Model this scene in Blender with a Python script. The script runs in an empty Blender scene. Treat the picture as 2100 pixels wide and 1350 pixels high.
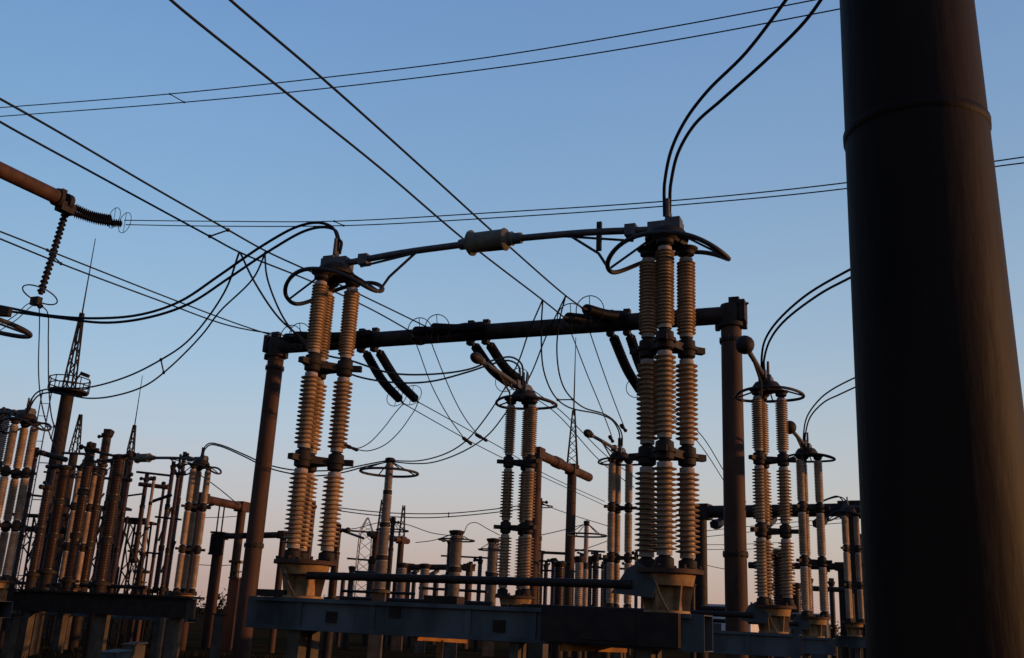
import bpy, math, random
from mathutils import Vector, Matrix
R = math.radians
random.seed(7)
sc = bpy.context.scene
col = sc.collection

# ------------------------------------------------------------------ camera
FPX, TILT, ROLL, CZ = 2020.0, R(16.54), R(2.7), 1.7
cf = Vector((0, math.cos(TILT), math.sin(TILT)))
_u = Vector((0, -math.sin(TILT), math.cos(TILT))); _r = Vector((1, 0, 0))
cr = _r*math.cos(ROLL) + _u*math.sin(ROLL)
cu = _u*math.cos(ROLL) - _r*math.sin(ROLL)
EYE = Vector((0, 0, CZ))
cam = bpy.data.cameras.new("camera"); camo = bpy.data.objects.new("camera", cam); col.objects.link(camo)
cam.sensor_width = 36; cam.lens = 36*FPX/2100; cam.clip_start = 0.05; cam.clip_end = 5000
m = Matrix((cr, cu, -cf)).transposed().to_4x4(); m.translation = EYE
camo.matrix_world = m
sc.camera = camo

# ------------------------------------------------------------------ sky, sun, exposure
SUN_AZ, SUN_EL = 96.0, 5.0        # degrees clockwise from +Y, and above the horizon
w = bpy.data.worlds.new("World"); sc.world = w; w.use_nodes = True
nt = w.node_tree; N = nt.nodes; L = nt.links
for n in list(N): N.remove(n)
sky = N.new('ShaderNodeTexSky'); sky.sky_type = 'NISHITA'; sky.sun_disc = False
sky.sun_elevation = R(SUN_EL); sky.sun_rotation = R(SUN_AZ)
sky.air_density = 1.0; sky.dust_density = 1.0; sky.ozone_density = 1.0; sky.altitude = 100
bg = N.new('ShaderNodeBackground'); out = N.new('ShaderNodeOutputWorld')
bg.inputs[1].default_value = 0.12
# the dusk colours: the physical sky graded by height above the horizon and by nearness to the sun
def lin(c): return tuple((x/255/12.92 if x/255 <= .04045 else ((x/255+.055)/1.055)**2.4) for x in c)
def ramp(stops):
    r_ = N.new('ShaderNodeValToRGB'); r_.color_ramp.interpolation = 'B_SPLINE'
    e = r_.color_ramp.elements
    while len(e) < len(stops): e.new(0.5)
    for k, (p_, c_) in enumerate(stops): e[k].position = p_; e[k].color = (*lin(c_), 1)
    return r_
tc = N.new('ShaderNodeTexCoord'); sx = N.new('ShaderNodeSeparateXYZ'); L.new(tc.outputs['Generated'], sx.inputs[0])
away = ramp([(0.0, (172, 146, 140)), (0.05, (187, 170, 167)), (0.10, (194, 189, 191)), (0.16, (181, 200, 217)), (0.24, (160, 194, 222)), (0.38, (131, 173, 214)), (0.55, (112, 155, 206)), (0.9, (76, 116, 178))])
near = ramp([(0.0, (196, 160, 140)), (0.05, (203, 182, 171)), (0.10, (206, 197, 187)), (0.17, (197, 203, 206)), (0.27, (168, 193, 216)), (0.42, (138, 171, 206)), (0.6, (120, 156, 204)), (0.9, (84, 118, 178))])
L.new(sx.outputs[2], away.inputs[0]); L.new(sx.outputs[2], near.inputs[0])
dt = N.new('ShaderNodeVectorMath'); dt.operation = 'DOT_PRODUCT'; L.new(tc.outputs['Generated'], dt.inputs[0])
dt.inputs[1].default_value = (math.sin(R(SUN_AZ)), math.cos(R(SUN_AZ)), 0)
mrg = N.new('ShaderNodeMapRange'); mrg.inputs['From Min'].default_value = -0.55; mrg.inputs['From Max'].default_value = 0.45
L.new(dt.outputs['Value'], mrg.inputs['Value'])
mx = N.new('ShaderNodeMix'); mx.data_type = 'RGBA'; L.new(mrg.outputs[0], mx.inputs[0]); L.new(away.outputs[0], mx.inputs[6]); L.new(near.outputs[0], mx.inputs[7])
sc_ = N.new('ShaderNodeVectorMath'); sc_.operation = 'SCALE'; L.new(mx.outputs[2], sc_.inputs[0])
gn = N.new('ShaderNodeFloatCurve'); cv = gn.mapping.curves[0]        # the sky is brightest round the sun and dimmest opposite
cv.points[0].location = (0.0, 0.20); cv.points[1].location = (1.0, 1.0)
for x_, y_ in ((0.22, 0.42), (0.5, 0.42), (0.76, 0.43)): cv.points.new(x_, y_)
gn.mapping.update()
h01 = N.new('ShaderNodeMapRange'); h01.inputs['From Min'].default_value = -1; L.new(dt.outputs['Value'], h01.inputs['Value'])
L.new(h01.outputs[0], gn.inputs['Value'])
gk = N.new('ShaderNodeMath'); gk.operation = 'MULTIPLY'; gk.inputs[1].default_value = 0.99/0.12/0.42; L.new(gn.outputs[0], gk.inputs[0]); L.new(gk.outputs[0], sc_.inputs['Scale'])
mx2 = N.new('ShaderNodeMix'); mx2.data_type = 'RGBA'; mx2.inputs[0].default_value = 0.92
L.new(sky.outputs[0], mx2.inputs[6]); L.new(sc_.outputs[0], mx2.inputs[7])
L.new(mx2.outputs[2], bg.inputs[0]); L.new(bg.outputs[0], out.inputs[0])
sl = bpy.data.lights.new("sun", 'SUN'); sl.energy = 4.6; sl.angle = R(0.5); sl.color = (1.0, 0.47, 0.15)
so = bpy.data.objects.new("sun", sl); col.objects.link(so)
sd = Vector((math.sin(R(SUN_AZ))*math.cos(R(SUN_EL)), math.cos(R(SUN_AZ))*math.cos(R(SUN_EL)), math.sin(R(SUN_EL))))
so.rotation_euler = sd.to_track_quat('Z', 'Y').to_euler()
so.location = sd*60
sc.view_settings.view_transform = 'Standard'; sc.view_settings.look = 'None'
sc.view_settings.exposure = 0.0; sc.view_settings.gamma = 1.0

# ------------------------------------------------------------------ materials
def mat(name, c1, c2=None, scale=4.0, rough=0.6, metal=0.0, bump=0.0, detail=4.0, stretch=None, c3=None, spec=0.5, vary=0.0):
    mt = bpy.data.materials.new(name); mt.use_nodes = True
    t = mt.node_tree; b = t.nodes['Principled BSDF']
    b.inputs['Roughness'].default_value = rough; b.inputs['Metallic'].default_value = metal
    b.inputs['Specular IOR Level'].default_value = spec
    tc = t.nodes.new('ShaderNodeTexCoord'); mp = t.nodes.new('ShaderNodeMapping')
    t.links.new(tc.outputs['Object'], mp.inputs['Vector'])
    if stretch: mp.inputs['Scale'].default_value = stretch
    nz = t.nodes.new('ShaderNodeTexNoise'); nz.inputs['Scale'].default_value = scale; nz.inputs['Detail'].default_value = detail
    t.links.new(mp.outputs['Vector'], nz.inputs['Vector'])
    rp = t.nodes.new('ShaderNodeValToRGB')
    c2 = c2 or tuple(x*0.6 for x in c1)
    rp.color_ramp.elements[0].position = 0.35; rp.color_ramp.elements[0].color = (*c1, 1)
    rp.color_ramp.elements[1].position = 0.68; rp.color_ramp.elements[1].color = (*c2, 1)
    if c3:
        e = rp.color_ramp.elements.new(0.78); e.color = (*c3, 1)
    t.links.new(nz.outputs['Fac'], rp.inputs['Fac']); t.links.new(rp.outputs['Color'], b.inputs['Base Color'])
    if vary:                                 # every piece has its own shade and its own stains
        oi = t.nodes.new('ShaderNodeObjectInfo'); hs = t.nodes.new('ShaderNodeHueSaturation'); vr = t.nodes.new('ShaderNodeMapRange')
        vr.inputs['To Min'].default_value = 1-vary; vr.inputs['To Max'].default_value = 1+vary
        t.links.new(oi.outputs['Random'], vr.inputs['Value']); t.links.new(vr.outputs[0], hs.inputs['Value'])
        t.links.new(rp.outputs['Color'], hs.inputs['Color']); t.links.new(hs.outputs[0], b.inputs['Base Color'])
        nz.noise_dimensions = '4D'; t.links.new(oi.outputs['Random'], nz.inputs['W'])
    mr = t.nodes.new('ShaderNodeMapRange'); mr.inputs['To Min'].default_value = max(0.05, rough-0.12); mr.inputs['To Max'].default_value = min(1, rough+0.15)
    t.links.new(nz.outputs['Fac'], mr.inputs['Value']); t.links.new(mr.outputs[0], b.inputs['Roughness'])
    if bump:
        nb = t.nodes.new('ShaderNodeTexNoise'); nb.inputs['Scale'].default_value = scale*6; nb.inputs['Detail'].default_value = 3
        t.links.new(mp.outputs['Vector'], nb.inputs['Vector'])
        bp = t.nodes.new('ShaderNodeBump'); bp.inputs['Strength'].default_value = bump; bp.inputs['Distance'].default_value = 0.02
        t.links.new(nb.outputs['Fac'], bp.inputs['Height']); t.links.new(bp.outputs['Normal'], b.inputs['Normal'])
    return mt
M = dict(
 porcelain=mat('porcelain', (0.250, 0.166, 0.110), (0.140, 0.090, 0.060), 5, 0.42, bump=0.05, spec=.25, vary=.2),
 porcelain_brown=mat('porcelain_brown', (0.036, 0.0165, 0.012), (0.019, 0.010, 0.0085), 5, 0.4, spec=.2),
 porcelain_pale=mat('porcelain_pale', (0.17, 0.135, 0.12), (0.115, 0.09, 0.08), 5, 0.5, spec=.2),
 cement=mat('cement', (0.22, 0.175, 0.155), (0.14, 0.115, 0.105), 9, 0.8, spec=.15),
 rust=mat('rusty_paint', (0.047, 0.022, 0.015), (0.022, 0.011, 0.009), 2.2, 0.7, bump=0.1, c3=(0.075, 0.030, 0.015), stretch=(1, 1, 0.25), spec=.12),
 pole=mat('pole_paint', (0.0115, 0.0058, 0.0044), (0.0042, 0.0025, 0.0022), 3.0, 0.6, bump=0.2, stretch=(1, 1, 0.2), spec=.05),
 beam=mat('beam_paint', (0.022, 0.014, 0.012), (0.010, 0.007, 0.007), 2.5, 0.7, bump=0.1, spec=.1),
 iron=mat('dark_iron', (0.016, 0.010, 0.009), (0.009, 0.006, 0.006), 6, 0.65, spec=.12),
 ring=mat('ring_aluminium', (0.022, 0.018, 0.020), (0.012, 0.010, 0.012), 4, 0.6, spec=.15),
 arm=mat('arm_aluminium', (0.045, 0.042, 0.046), (0.024, 0.022, 0.026), 6, 0.55, spec=.2),
 contact=mat('contact_shield', (0.075, 0.070, 0.055), (0.045, 0.042, 0.036), 7, 0.65, spec=.15),
 wire=mat('stranded_wire', (0.006, 0.009, 0.016), (0.004, 0.006, 0.011), 30, 0.7, spec=.1),
 frame=mat('frame_paint', (0.052, 0.058, 0.067), (0.017, 0.018, 0.021), 1.9, 0.7, bump=0.1, stretch=(1, 1, 0.4), spec=.12, c3=(0.035, 0.022, 0.015)),
 cream=mat('cream_paint', (0.22, 0.125, 0.058), (0.095, 0.055, 0.028), 6, 0.65, spec=.15),
 yellow=mat('yellow_paint', (0.26, 0.11, 0.018), (0.12, 0.045, 0.008), 5, 0.6, spec=.15),
 concrete=mat('concrete', (0.060, 0.047, 0.038), (0.030, 0.023, 0.019), 3, 0.9, bump=0.3, spec=.1),
 glass=mat('disc_glass', (0.009, 0.007, 0.010), (0.005, 0.004, 0.006), 8, 0.5, spec=.12),
 ground=mat('ground', (0.032, 0.020, 0.009), (0.013, 0.008, 0.0045), 0.35, 0.95, bump=0.6, detail=9, c3=(0.045, 0.030, 0.012), spec=0.0),  # lighter third tone paints sunlit patches into the ground colour
 white=mat('white_wall', (0.42, 0.40, 0.42), (0.32, 0.30, 0.32), 0.5, 0.8),
 roof=mat('roof_sheet', (0.12, 0.09, 0.10), (0.08, 0.06, 0.07), 0.7, 0.8),
 pane=mat('window_pane', (0.03, 0.035, 0.045), (0.02, 0.022, 0.03), 3, 0.15),
 galv=mat('galvanised_steel', (0.20, 0.19, 0.19), (0.12, 0.115, 0.115), 3, 0.55, metal=0.2),
 leaf=mat('leaf', (0.018, 0.017, 0.008), (0.009, 0.008, 0.004), 2, 0.95, spec=.05),
)

# ------------------------------------------------------------------ mesh helpers
class G:
    def __init__(s): s.v = []; s.f = []
    def ringv(s, c, a, b, r, n):
        i0 = len(s.v)
        for k in range(n):
            t = 2*math.pi*k/n; s.v.append(c + a*(r*math.cos(t)) + b*(r*math.sin(t)))
        return i0
    def bridge(s, i, j, n):
        for k in range(n):
            k2 = (k+1) % n; s.f.append((i+k, i+k2, j+k2, j+k))
    def lathe(s, prof, p=Vector((0, 0, 0)), ax=Vector((0, 0, 1)), n=16, cap=True):
        ax = ax.normalized(); a = ax.orthogonal().normalized(); b = ax.cross(a)
        prev = None; first = None
        for z, r in prof:
            i = s.ringv(p + ax*z, a, b, max(r, 1e-4), n)
            if prev is not None: s.bridge(prev, i, n)
            else: first = i
            prev = i
        if cap:
            s.f.append(tuple(first+k for k in range(n))[::-1]); s.f.append(tuple(prev+k for k in range(n)))
        return s
    def cyl(s, p, q, r0, r1=None, n=12):
        p = Vector(p); q = Vector(q); d = q-p
        return s.lathe([(0, r0), (d.length, r0 if r1 is None else r1)], p, d, n)
    def tube(s, pts, r, n=8, closed=False):
        pts = [Vector(p) for p in pts]; m_ = len(pts); prev = None; first = None; a = None
        for i, p in enumerate(pts):
            if closed: t = pts[(i+1) % m_] - pts[i-1]
            else: t = pts[min(i+1, m_-1)] - pts[max(i-1, 0)]
            t.normalize()
            if a is None: a = t.orthogonal().normalized()
            else: a = (a - t*a.dot(t)).normalized()
            b = t.cross(a)
            i0 = s.ringv(p, a, b, r, n)
            if prev is not None: s.bridge(prev, i0, n)
            else: first = i0
            prev = i0
        if closed: s.bridge(prev, first, n)
        else:
            s.f.append(tuple(first+k for k in range(n))[::-1]); s.f.append(tuple(prev+k for k in range(n)))
        return s
    def box(s, c, size, ax=None, ay=None):
        c = Vector(c); ax = (Vector(ax).normalized() if ax is not None else Vector((1, 0, 0)))
        ay = Vector(ay).normalized() if ay is not None else Vector((0, 0, 1)).cross(ax).normalized()
        az = ax.cross(ay).normalized(); i0 = len(s.v)
        for sx in (-1, 1):
            for sy in (-1, 1):
                for sz in (-1, 1):
                    s.v.append(c + ax*(sx*size[0]/2) + ay*(sy*size[1]/2) + az*(sz*size[2]/2))
        for q in ((0, 1, 3, 2), (4, 6, 7, 5), (0, 4, 5, 1), (2, 3, 7, 6), (0, 2, 6, 4), (1, 5, 7, 3)):
            s.f.append(tuple(i0+k for k in q))
        return s
    def bar(s, p, q, wd, ht=None):
        p = Vector(p); q = Vector(q); d = q-p; up = Vector((0, 0, 1))
        ay = up.cross(d)
        if ay.length < 1e-5: ay = Vector((1, 0, 0))
        return s.box((p+q)/2, (d.length, wd, ht or wd), d, ay)
    def prism(s, poly, n, th):           # a flat polygon with thickness along n
        n = Vector(n).normalized(); i0 = len(s.v); k = len(poly)
        for p in poly: s.v.append(Vector(p) - n*th/2)
        for p in poly: s.v.append(Vector(p) + n*th/2)
        s.f.append(tuple(i0+j for j in range(k))[::-1]); s.f.append(tuple(i0+k+j for j in range(k)))
        for j in range(k):
            j2 = (j+1) % k; s.f.append((i0+j, i0+j2, i0+k+j2, i0+k+j))
        return s
    def ball(s, c, r, n=12, ax=Vector((0, 0, 1)), k=1.0):
        prof = [(-k*r*math.cos(math.pi*i/8), r*math.sin(math.pi*i/8)) for i in range(9)]
        return s.lathe(prof, Vector(c), ax, n, cap=False)
    def mesh(s, name, mt, org=Vector((0, 0, 0))):
        me = bpy.data.meshes.new(name)
        me.from_pydata([tuple(p-org) for p in s.v], [], s.f)
        me.materials.append(mt)
        me.polygons.foreach_set('use_smooth', [True]*len(me.polygons))
        me.set_sharp_from_angle(angle=R(50)); me.update()
        return me

def link(name, me, parent=None, loc=(0, 0, 0), rotz=0):
    o = bpy.data.objects.new(name, me); col.objects.link(o)
    o.parent = parent; o.location = loc; o.rotation_euler = (0, 0, rotz)
    return o
def part(name, g, mt, parent, loc=(0, 0, 0), rotz=0, org=Vector((0, 0, 0))):
    return link(name, g.mesh(name, M[mt], org), parent, loc, rotz)
def tag(o, label, cat, group=None, kind=None):
    if label: o['label'] = label
    if cat: o['category'] = cat
    if group: o['group'] = group
    if kind: o['kind'] = kind
    return o
def thing(name, label, cat, loc=(0, 0, 0), rotz=0, group=None):
    return tag(link(name, None, None, loc, rotz), label, cat, group)

def at(px, py, Y):                          # the point on a sight line at ground distance Y
    d = cr*(px-1050) + cu*(675-py) + cf*FPX
    return EYE + d*(Y/d.y)
def atz(px, py, z):
    d = cr*(px-1050) + cu*(675-py) + cf*FPX
    return EYE + d*((z-CZ)/d.z)
def inplane(px, py, P0, h):                 # where a sight line meets the upright plane through P0 along h
    d = cr*(px-1050) + cu*(675-py) + cf*FPX
    n = Vector((-h.y, h.x, 0)); return EYE + d*((Vector(P0)-EYE).dot(n)/d.dot(n))
def spline(pts, k=7):
    pts = [Vector(p) for p in pts]; o = []; n = len(pts)
    if n < 3: return [pts[0].lerp(pts[-1], i/10) for i in range(11)]
    for i in range(n-1):
        p0 = pts[i-1] if i else pts[0]*2-pts[1]; p3 = pts[i+2] if i+2 < n else pts[-1]*2-pts[-2]
        p1, p2 = pts[i], pts[i+1]
        # centripetal form keeps uneven spacings smooth
        t0 = 0; t1 = t0+max((p1-p0).length, 1e-4)**.5; t2 = t1+max((p2-p1).length, 1e-4)**.5; t3 = t2+max((p3-p2).length, 1e-4)**.5
        for j in range(k):
            t = t1+(t2-t1)*j/k
            a1 = p0*((t1-t)/(t1-t0))+p1*((t-t0)/(t1-t0)); a2 = p1*((t2-t)/(t2-t1))+p2*((t-t1)/(t2-t1)); a3 = p2*((t3-t)/(t3-t2))+p3*((t-t2)/(t3-t2))
            b1 = a1*((t2-t)/(t2-t0))+a2*((t-t0)/(t2-t0)); b2 = a2*((t3-t)/(t3-t1))+a3*((t-t1)/(t3-t1))
            o.append(b1*((t2-t)/(t2-t1))+b2*((t-t1)/(t2-t1)))
    o.append(pts[-1]); return o

E1 = Vector((0.918, -0.397, 0)).normalized()      # the yard's rows run along E1 ...
E2 = Vector((0.397, 0.918, 0)).normalized()       # ... and its lines along E2
ROW = math.atan2(E1.y, E1.x)
Zv = Vector((0, 0, 1))

# ------------------------------------------------------------------ ground
g = G(); S = 1500
g.v += [Vector((-S, -60, 0)), Vector((S, -60, 0)), Vector((S, 3000, 0)), Vector((-S, 3000, 0))]; g.f.append((0, 1, 2, 3))
tag(part('ground', g, 'ground', None), None, None, kind='structure')

# ------------------------------------------------------------------ big foreground pole
P = at(1919, 800, 3.85); bx, by = P.x, P.y
t = thing('steel_pole', 'huge dark brown tubular pole close by at the right, with a welded seam ring', 'pole', (bx, by, 0))
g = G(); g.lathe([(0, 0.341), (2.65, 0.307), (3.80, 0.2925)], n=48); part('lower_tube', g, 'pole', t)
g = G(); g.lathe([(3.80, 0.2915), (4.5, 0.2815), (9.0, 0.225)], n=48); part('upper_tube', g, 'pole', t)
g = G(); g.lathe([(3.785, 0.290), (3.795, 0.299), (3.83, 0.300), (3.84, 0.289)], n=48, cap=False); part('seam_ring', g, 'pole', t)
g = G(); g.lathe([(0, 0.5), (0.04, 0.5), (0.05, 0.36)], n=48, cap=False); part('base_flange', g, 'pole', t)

# ------------------------------------------------------------------ gantry over the lines
GA, GZ = Vector((-8.31, 33.88, 10.7)), 10.7
GB = atz(1499, 646, GZ)
def tube_column(t, p, z, r, m1='rust', n=24, bands=True):
    g = G(); g.cyl((p.x, p.y, 0), (p.x, p.y, z), r*1.03, r, n); c = part('column', g, m1, t, org=t.location)
    if bands:
        for zz in (z*0.36, z-0.55):
            g = G(); g.lathe([(zz-0.05, r), (zz-0.045, r+0.05), (zz+0.045, r+0.05), (zz+0.05, r)], Vector((p.x, p.y, 0)), Zv, n, cap=False)
            for q in range(12):
                a = q*math.pi/6; v = Vector((math.cos(a), math.sin(a), 0))*(r+.035)+Vector((p.x, p.y, zz)); g.cyl(v-Zv*.085, v+Zv*.085, .016, n=6)
            part('flange', g, 'iron', c, org=t.location)
    return c
GD = (GB-GA).normalized()
t = thing('gantry', 'large dark tubular steel portal carrying the line strings behind the nearest switch', 'gantry', (GA.x, GA.y, 0))
tube_column(t, GA, GZ-0.25, 0.28); tube_column(t, GB, GZ-0.25, 0.30)
g = G(); g.cyl(GA-GD*0.25, GB+GD*0.1, 0.265, n=24); part('beam', g, 'beam', t, org=t.location)
for p, s in ((GA, -1), (GB, 1)):
    g = G(); g.lathe([(-0.42, 0.30), (-0.40, 0.38), (-0.28, 0.38), (-0.26, 0.31), (0.1, 0.34), (0.30, 0.30)], p, Zv, 20)
    g.box(p+E1*(s*0.36)+Zv*0.08, (0.16, 0.5, 0.62), E1); g.box(p+E1*(s*0.1)+Zv*0.42, (0.3, 0.2, 0.22), E1)
    g.box(p+E1*(s*0.40)-Zv*0.36, (0.12, 0.16, 0.2), E1); g.box(p-E1*(s*0.40)-Zv*0.36, (0.12, 0.16, 0.2), E1)
    g.cyl(p+E1*(s*0.3)+Zv*0.2, p+E1*(s*0.52)+Zv*0.34, 0.05, 0.03, 8)
    part('corner_joint', g, 'iron', t, org=t.location)
GH = (GB-GA).normalized()
def beam_at(px):                            # the point on the beam seen at image column px
    lo, hi = 0.0, 1.0
    for _ in range(40):
        mid = (lo+hi)/2; q = GA.lerp(GB, mid)-EYE; x = 1050+FPX*q.dot(cr)/q.dot(cf)
        if x < px: lo = mid
        else: hi = mid
    return GA.lerp(GB, lo)
CL = [(742, 769), (966, 997), (1252, 1286)]      # where the three pairs of clamps sit
for pr in CL:
    for px in pr:
        p = beam_at(px); g = G()
        g.lathe([(-0.09, 0.30), (0.09, 0.30)], p, GH, 20); g.box(p+Zv*0.33, (0.2, 0.2, 0.16), GH); g.box(p-Zv*0.33, (0.2, 0.24, 0.16), GH)
        part('clamp', g, 'iron', t, org=t.location)

# ------------------------------------------------------------------ insulator strings on the beam
def disc_string(t, pts, r, pitch, mt='glass'):
    pts = spline(pts, 8); g = G(); g.tube(pts, r*0.6, 8)
    d = 0; nxt = pitch
    for a, b in zip(pts, pts[1:]):
        l = (b-a).length
        while nxt <= d+l:
            c = a.lerp(b, (nxt-d)/l); tg = (b-a).normalized()
            g.lathe([(-pitch*0.42, r*0.35), (-pitch*0.2, r*0.72), (pitch*0.12, r), (pitch*0.22, r*0.97), (pitch*0.2, r*0.4), (pitch*.5, r*.35)], c, tg, 12, cap=False)
            nxt += pitch
        d += l
    return part('disc_string', g, mt, t, org=t.location)
def grading_ring(t, c, nrm, r, th, cut=False):
    nrm = nrm.normalized(); a = nrm.cross(Zv).normalized(); b = nrm.cross(a)
    g = G(); pts = [c + a*(r*math.cos(k*math.pi/16)) + b*(r*math.sin(k*math.pi/16)) for k in range(32)]
    g.tube(pts, th, 6, closed=True); g.cyl(c-b*r, c+b*r, th*0.8, n=5)
    part('grading_ring', g, 'wire', t, org=t.location)
ENDS = {}
names = ['left', 'middle', 'right']
far_pts = [[(820, 820), (850, 817)], [(1043, 786), (1068, 782)], [(1312, 800), (1334, 792)]]
near_pts = [[(588, 694), (606, 690)], [(853, 680), (889, 673)], [(1165, 652), (1204, 635)]]
LBL = [('dark double insulator string drooping below the beam beside the left brown stack',
        'dark double insulator string ending near the left end of the gantry beam'),
       ('dark double insulator string drooping past the far switch with the raised arm',
        'dark double insulator string lying along the middle of the gantry beam'),
       ('dark double insulator string drooping behind the nearest right hand insulator stack',
        'dark double insulator string atop the gantry beam left of the tall right stack')]
for i in range(3):
    p0 = beam_at(CL[i][0])
    for side in (0, 1):
        tgt = (far_pts, near_pts)[side][i]; sg = 1 if side == 0 else -1
        t = thing('insulator_string', LBL[i][side], 'insulator', p0, 0, 'double tension insulator strings on the gantry beam')
        for j in range(2):
            b = beam_at(CL[i][j]); s0 = b + E2*(sg*0.30) + (Zv*-0.33 if side == 0 else Zv*0.12)
            e = inplane(tgt[j][0], tgt[j][1], b, E2)
            if side == 0 and (e-b).y > 5: e = b + (e-b)*(5/(e-b).y)
            mid = s0.lerp(e, 0.5) - Zv*(0.16 if side == 0 else 0.06)
            disc_string(t, [s0, mid, e], 0.165 if side == 0 else 0.155, 0.11)
            tg = (e-mid).normalized(); grading_ring(t, e - tg*0.25, tg, 0.40, 0.014)
            g = G(); g.cyl(e, e+tg*0.35, 0.035, n=6); part('clamp', g, 'iron', t, org=t.location)
            ENDS[(i, side, j)] = e + tg*0.3

# ------------------------------------------------------------------ conductors
def bundle(name, label, lines, r, cat='power line', group=None, spacers=(), n=8, name_part='conductor'):
    org = lines[0][0].copy(); t = thing(name, label, cat, org, 0, group)
    sp = [spline(l) for l in lines]
    for s in sp:
        g = G(); g.tube(s, r, n); part(name_part, g, 'wire', t, org=org)
    for f1, f2 in spacers:
        a = sp[0][int(f1*(len(sp[0])-1))]; b = sp[1][int(f2*(len(sp[1])-1))]
        g = G(); g.cyl(a, b, r*0.9, n=6); g.ball(a, r*2.0, 6); g.ball(b, r*2.0, 6); part('spacer', g, 'iron', t, org=org)
    return t
def lerpY(pts, Y0, Y1):
    ds = [0]
    for a, b in zip(pts, pts[1:]): ds.append(ds[-1]+math.hypot(b[0]-a[0], b[1]-a[1]))
    return [at(p[0], p[1], Y0+(Y1-Y0)*d/ds[-1]) for p, d in zip(pts, ds)]
GL = 'twin overhead conductors'
def ext(l, a=0, b=0):                       # carry a line on past the edge of the view
    l = list(l)
    if a: l = [l[0]+(l[0]-l[1]).normalized()*a]+l
    if b: l = l+[l[-1]+(l[-1]-l[-2]).normalized()*b]
    return l
# lines running over the viewer to the gantry
inc = [[[(-60, 452), (0, 475), (97, 513), (330, 605), (480, 662)], [(-60, 466), (0, 490), (125, 541), (330, 618), (470, 668)]],
       [[(-40, 225), (0, 250), (200, 360), (430, 485), (490, 517), (640, 578), (760, 634)], [(-40, 182), (0, 203), (110, 265), (320, 388), (468, 472), (545, 515), (670, 572), (800, 634)]],
       [[(320, -30), (350, 0), (580, 185), (780, 345), (950, 490), (1112, 615)], [(440, -30), (472, 0), (660, 160), (900, 375), (1010, 475), (1158, 605)]]]
ilab = ['thin twin line from the left edge to the left end of the gantry beam',
        'twin line sloping from the upper left behind the left stack',
        'twin line sloping from the top edge through open sky to the gantry beam']
isp = [(0.501, 0.501), (0.501, 0.557), None]
for i in range(3):
    ls = []
    for j in range(2):
        b = beam_at(CL[i][j]); pl = [inplane(x, y, b, E2) for x, y in inc[i][j]]
        pl.append(ENDS[(i, 1, j)]); ls.append(ext(pl, 14))
    bundle('overhead_line', ilab[i], ls, 0.021 if i else 0.019, group=GL, spacers=[isp[i]] if isp[i] else [])
outl = [[[(960, 903), (1028, 938), (1113, 978), (1240, 1037)], [(985, 895), (1030, 920), (1113, 970), (1240, 1029)]],
        [[(1135, 843), (1230, 945), (1300, 1000)], [(1150, 843), (1240, 932), (1310, 985)]],
        [[(1430, 905), (1490, 995), (1520, 1040)], [(1440, 895), (1490, 975), (1530, 1030)]]]
olab = ['thin twin line leaving the left drooping strings behind the open switch',
        'thin twin line leaving the middle drooping strings past the lattice spire',
        'thin twin line leaving the right drooping strings toward the right gantry column']
for i in range(3):
    ls = []
    for j in range(2):
        b = beam_at(CL[i][j]); pl = [ENDS[(i, 0, j)]] + [inplane(x, y, b, E2) for x, y in outl[i][j]]
        ls.append(pl)
    bundle('overhead_line', olab[i], ls, 0.019, group=GL)
# lines crossing from left to right
Pc = at(1050, 112, 26.0)
bundle('overhead_line', 'topmost twin line crossing the whole sky above everything else',
       [ext([inplane(x, y, Pc, E1) for x, y in ((-40, 224), (0, 221), (348, 193), (660, 160), (1000, 118), (1350, 60), (1620, 10), (1760, -18))], 30, 20),
        ext([inplane(x, y, Pc, E1) for x, y in ((-40, 242), (0, 239), (378, 210), (700, 178), (1100, 128), (1420, 76), (1715, 20), (1900, -16))], 30, 20)],
       0.019, group=GL, spacers=[(0.334, 0.334)])
Pd = at(255, 455, 48.0)
bundle('overhead_line', 'thin twin line running from the strings of the orange beam to behind the big pole',
       [ext([inplane(x, y, Pd, E1) for x, y in ((255, 452), (440, 454), (685, 454), (1000, 437), (1400, 410), (1735, 375), (2033, 332), (2150, 315))], 0, 30),
        ext([inplane(x, y, Pd, E1) for x, y in ((258, 461), (440, 464), (705, 463), (1000, 448), (1400, 420), (1735, 387), (2033, 343), (2150, 328))], 0, 30)],
       0.026, group=GL, spacers=[(0.25, 0.25)])

# ------------------------------------------------------------------ the switches (centre break disconnectors)
def shed_section(length, nshed, rs, rc, n=24):
    """one porcelain section: white cement neck at both ends, sheds between"""
    g = G(); p = length/nshed; nk = rc*.5; prof = [(-nk, rc*1.03), (0, rc*1.03), (0.0005, rc)]
    for k in range(nshed):
        z = k*p; prof += [(z+p*0.22, rc), (z+p*0.40, rs*0.965), (z+p*0.50, rs), (z+p*0.56, rs*0.975), (z+p*0.80, rc*1.10), (z+p*.92, rc*1.01)]
    prof += [(length, rc), (length+.0005, rc*1.03), (length+nk, rc*1.03)]
    g.lathe(prof, n=n); g.len = length; return g
SECT = {}
def sec_mesh(g, mt, cem='cement'):
    me = g.mesh('porcelain', M[mt]); me.materials.append(M[cem])
    for p in me.polygons:
        if p.center.z < -.0001 or p.center.z > g.len+.0008: p.material_index = 1
    return me
def section(key, length, nshed, rs=0.130, rc=0.080, mt='porcelain', n=24):
    if key not in SECT: SECT[key] = sec_mesh(shed_section(length, nshed, rs, rc, n), mt)
    return SECT[key]
section('top', 1.06, 22, .132, .090); section('mid', 1.06, 16, .152, .094); section('low', 1.06, 16, .160, .096)
for k_ in ('top', 'mid', 'low'): section('fine_'+k_, 1.06, 26, .124, .101, n=18)
FIT = None
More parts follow.
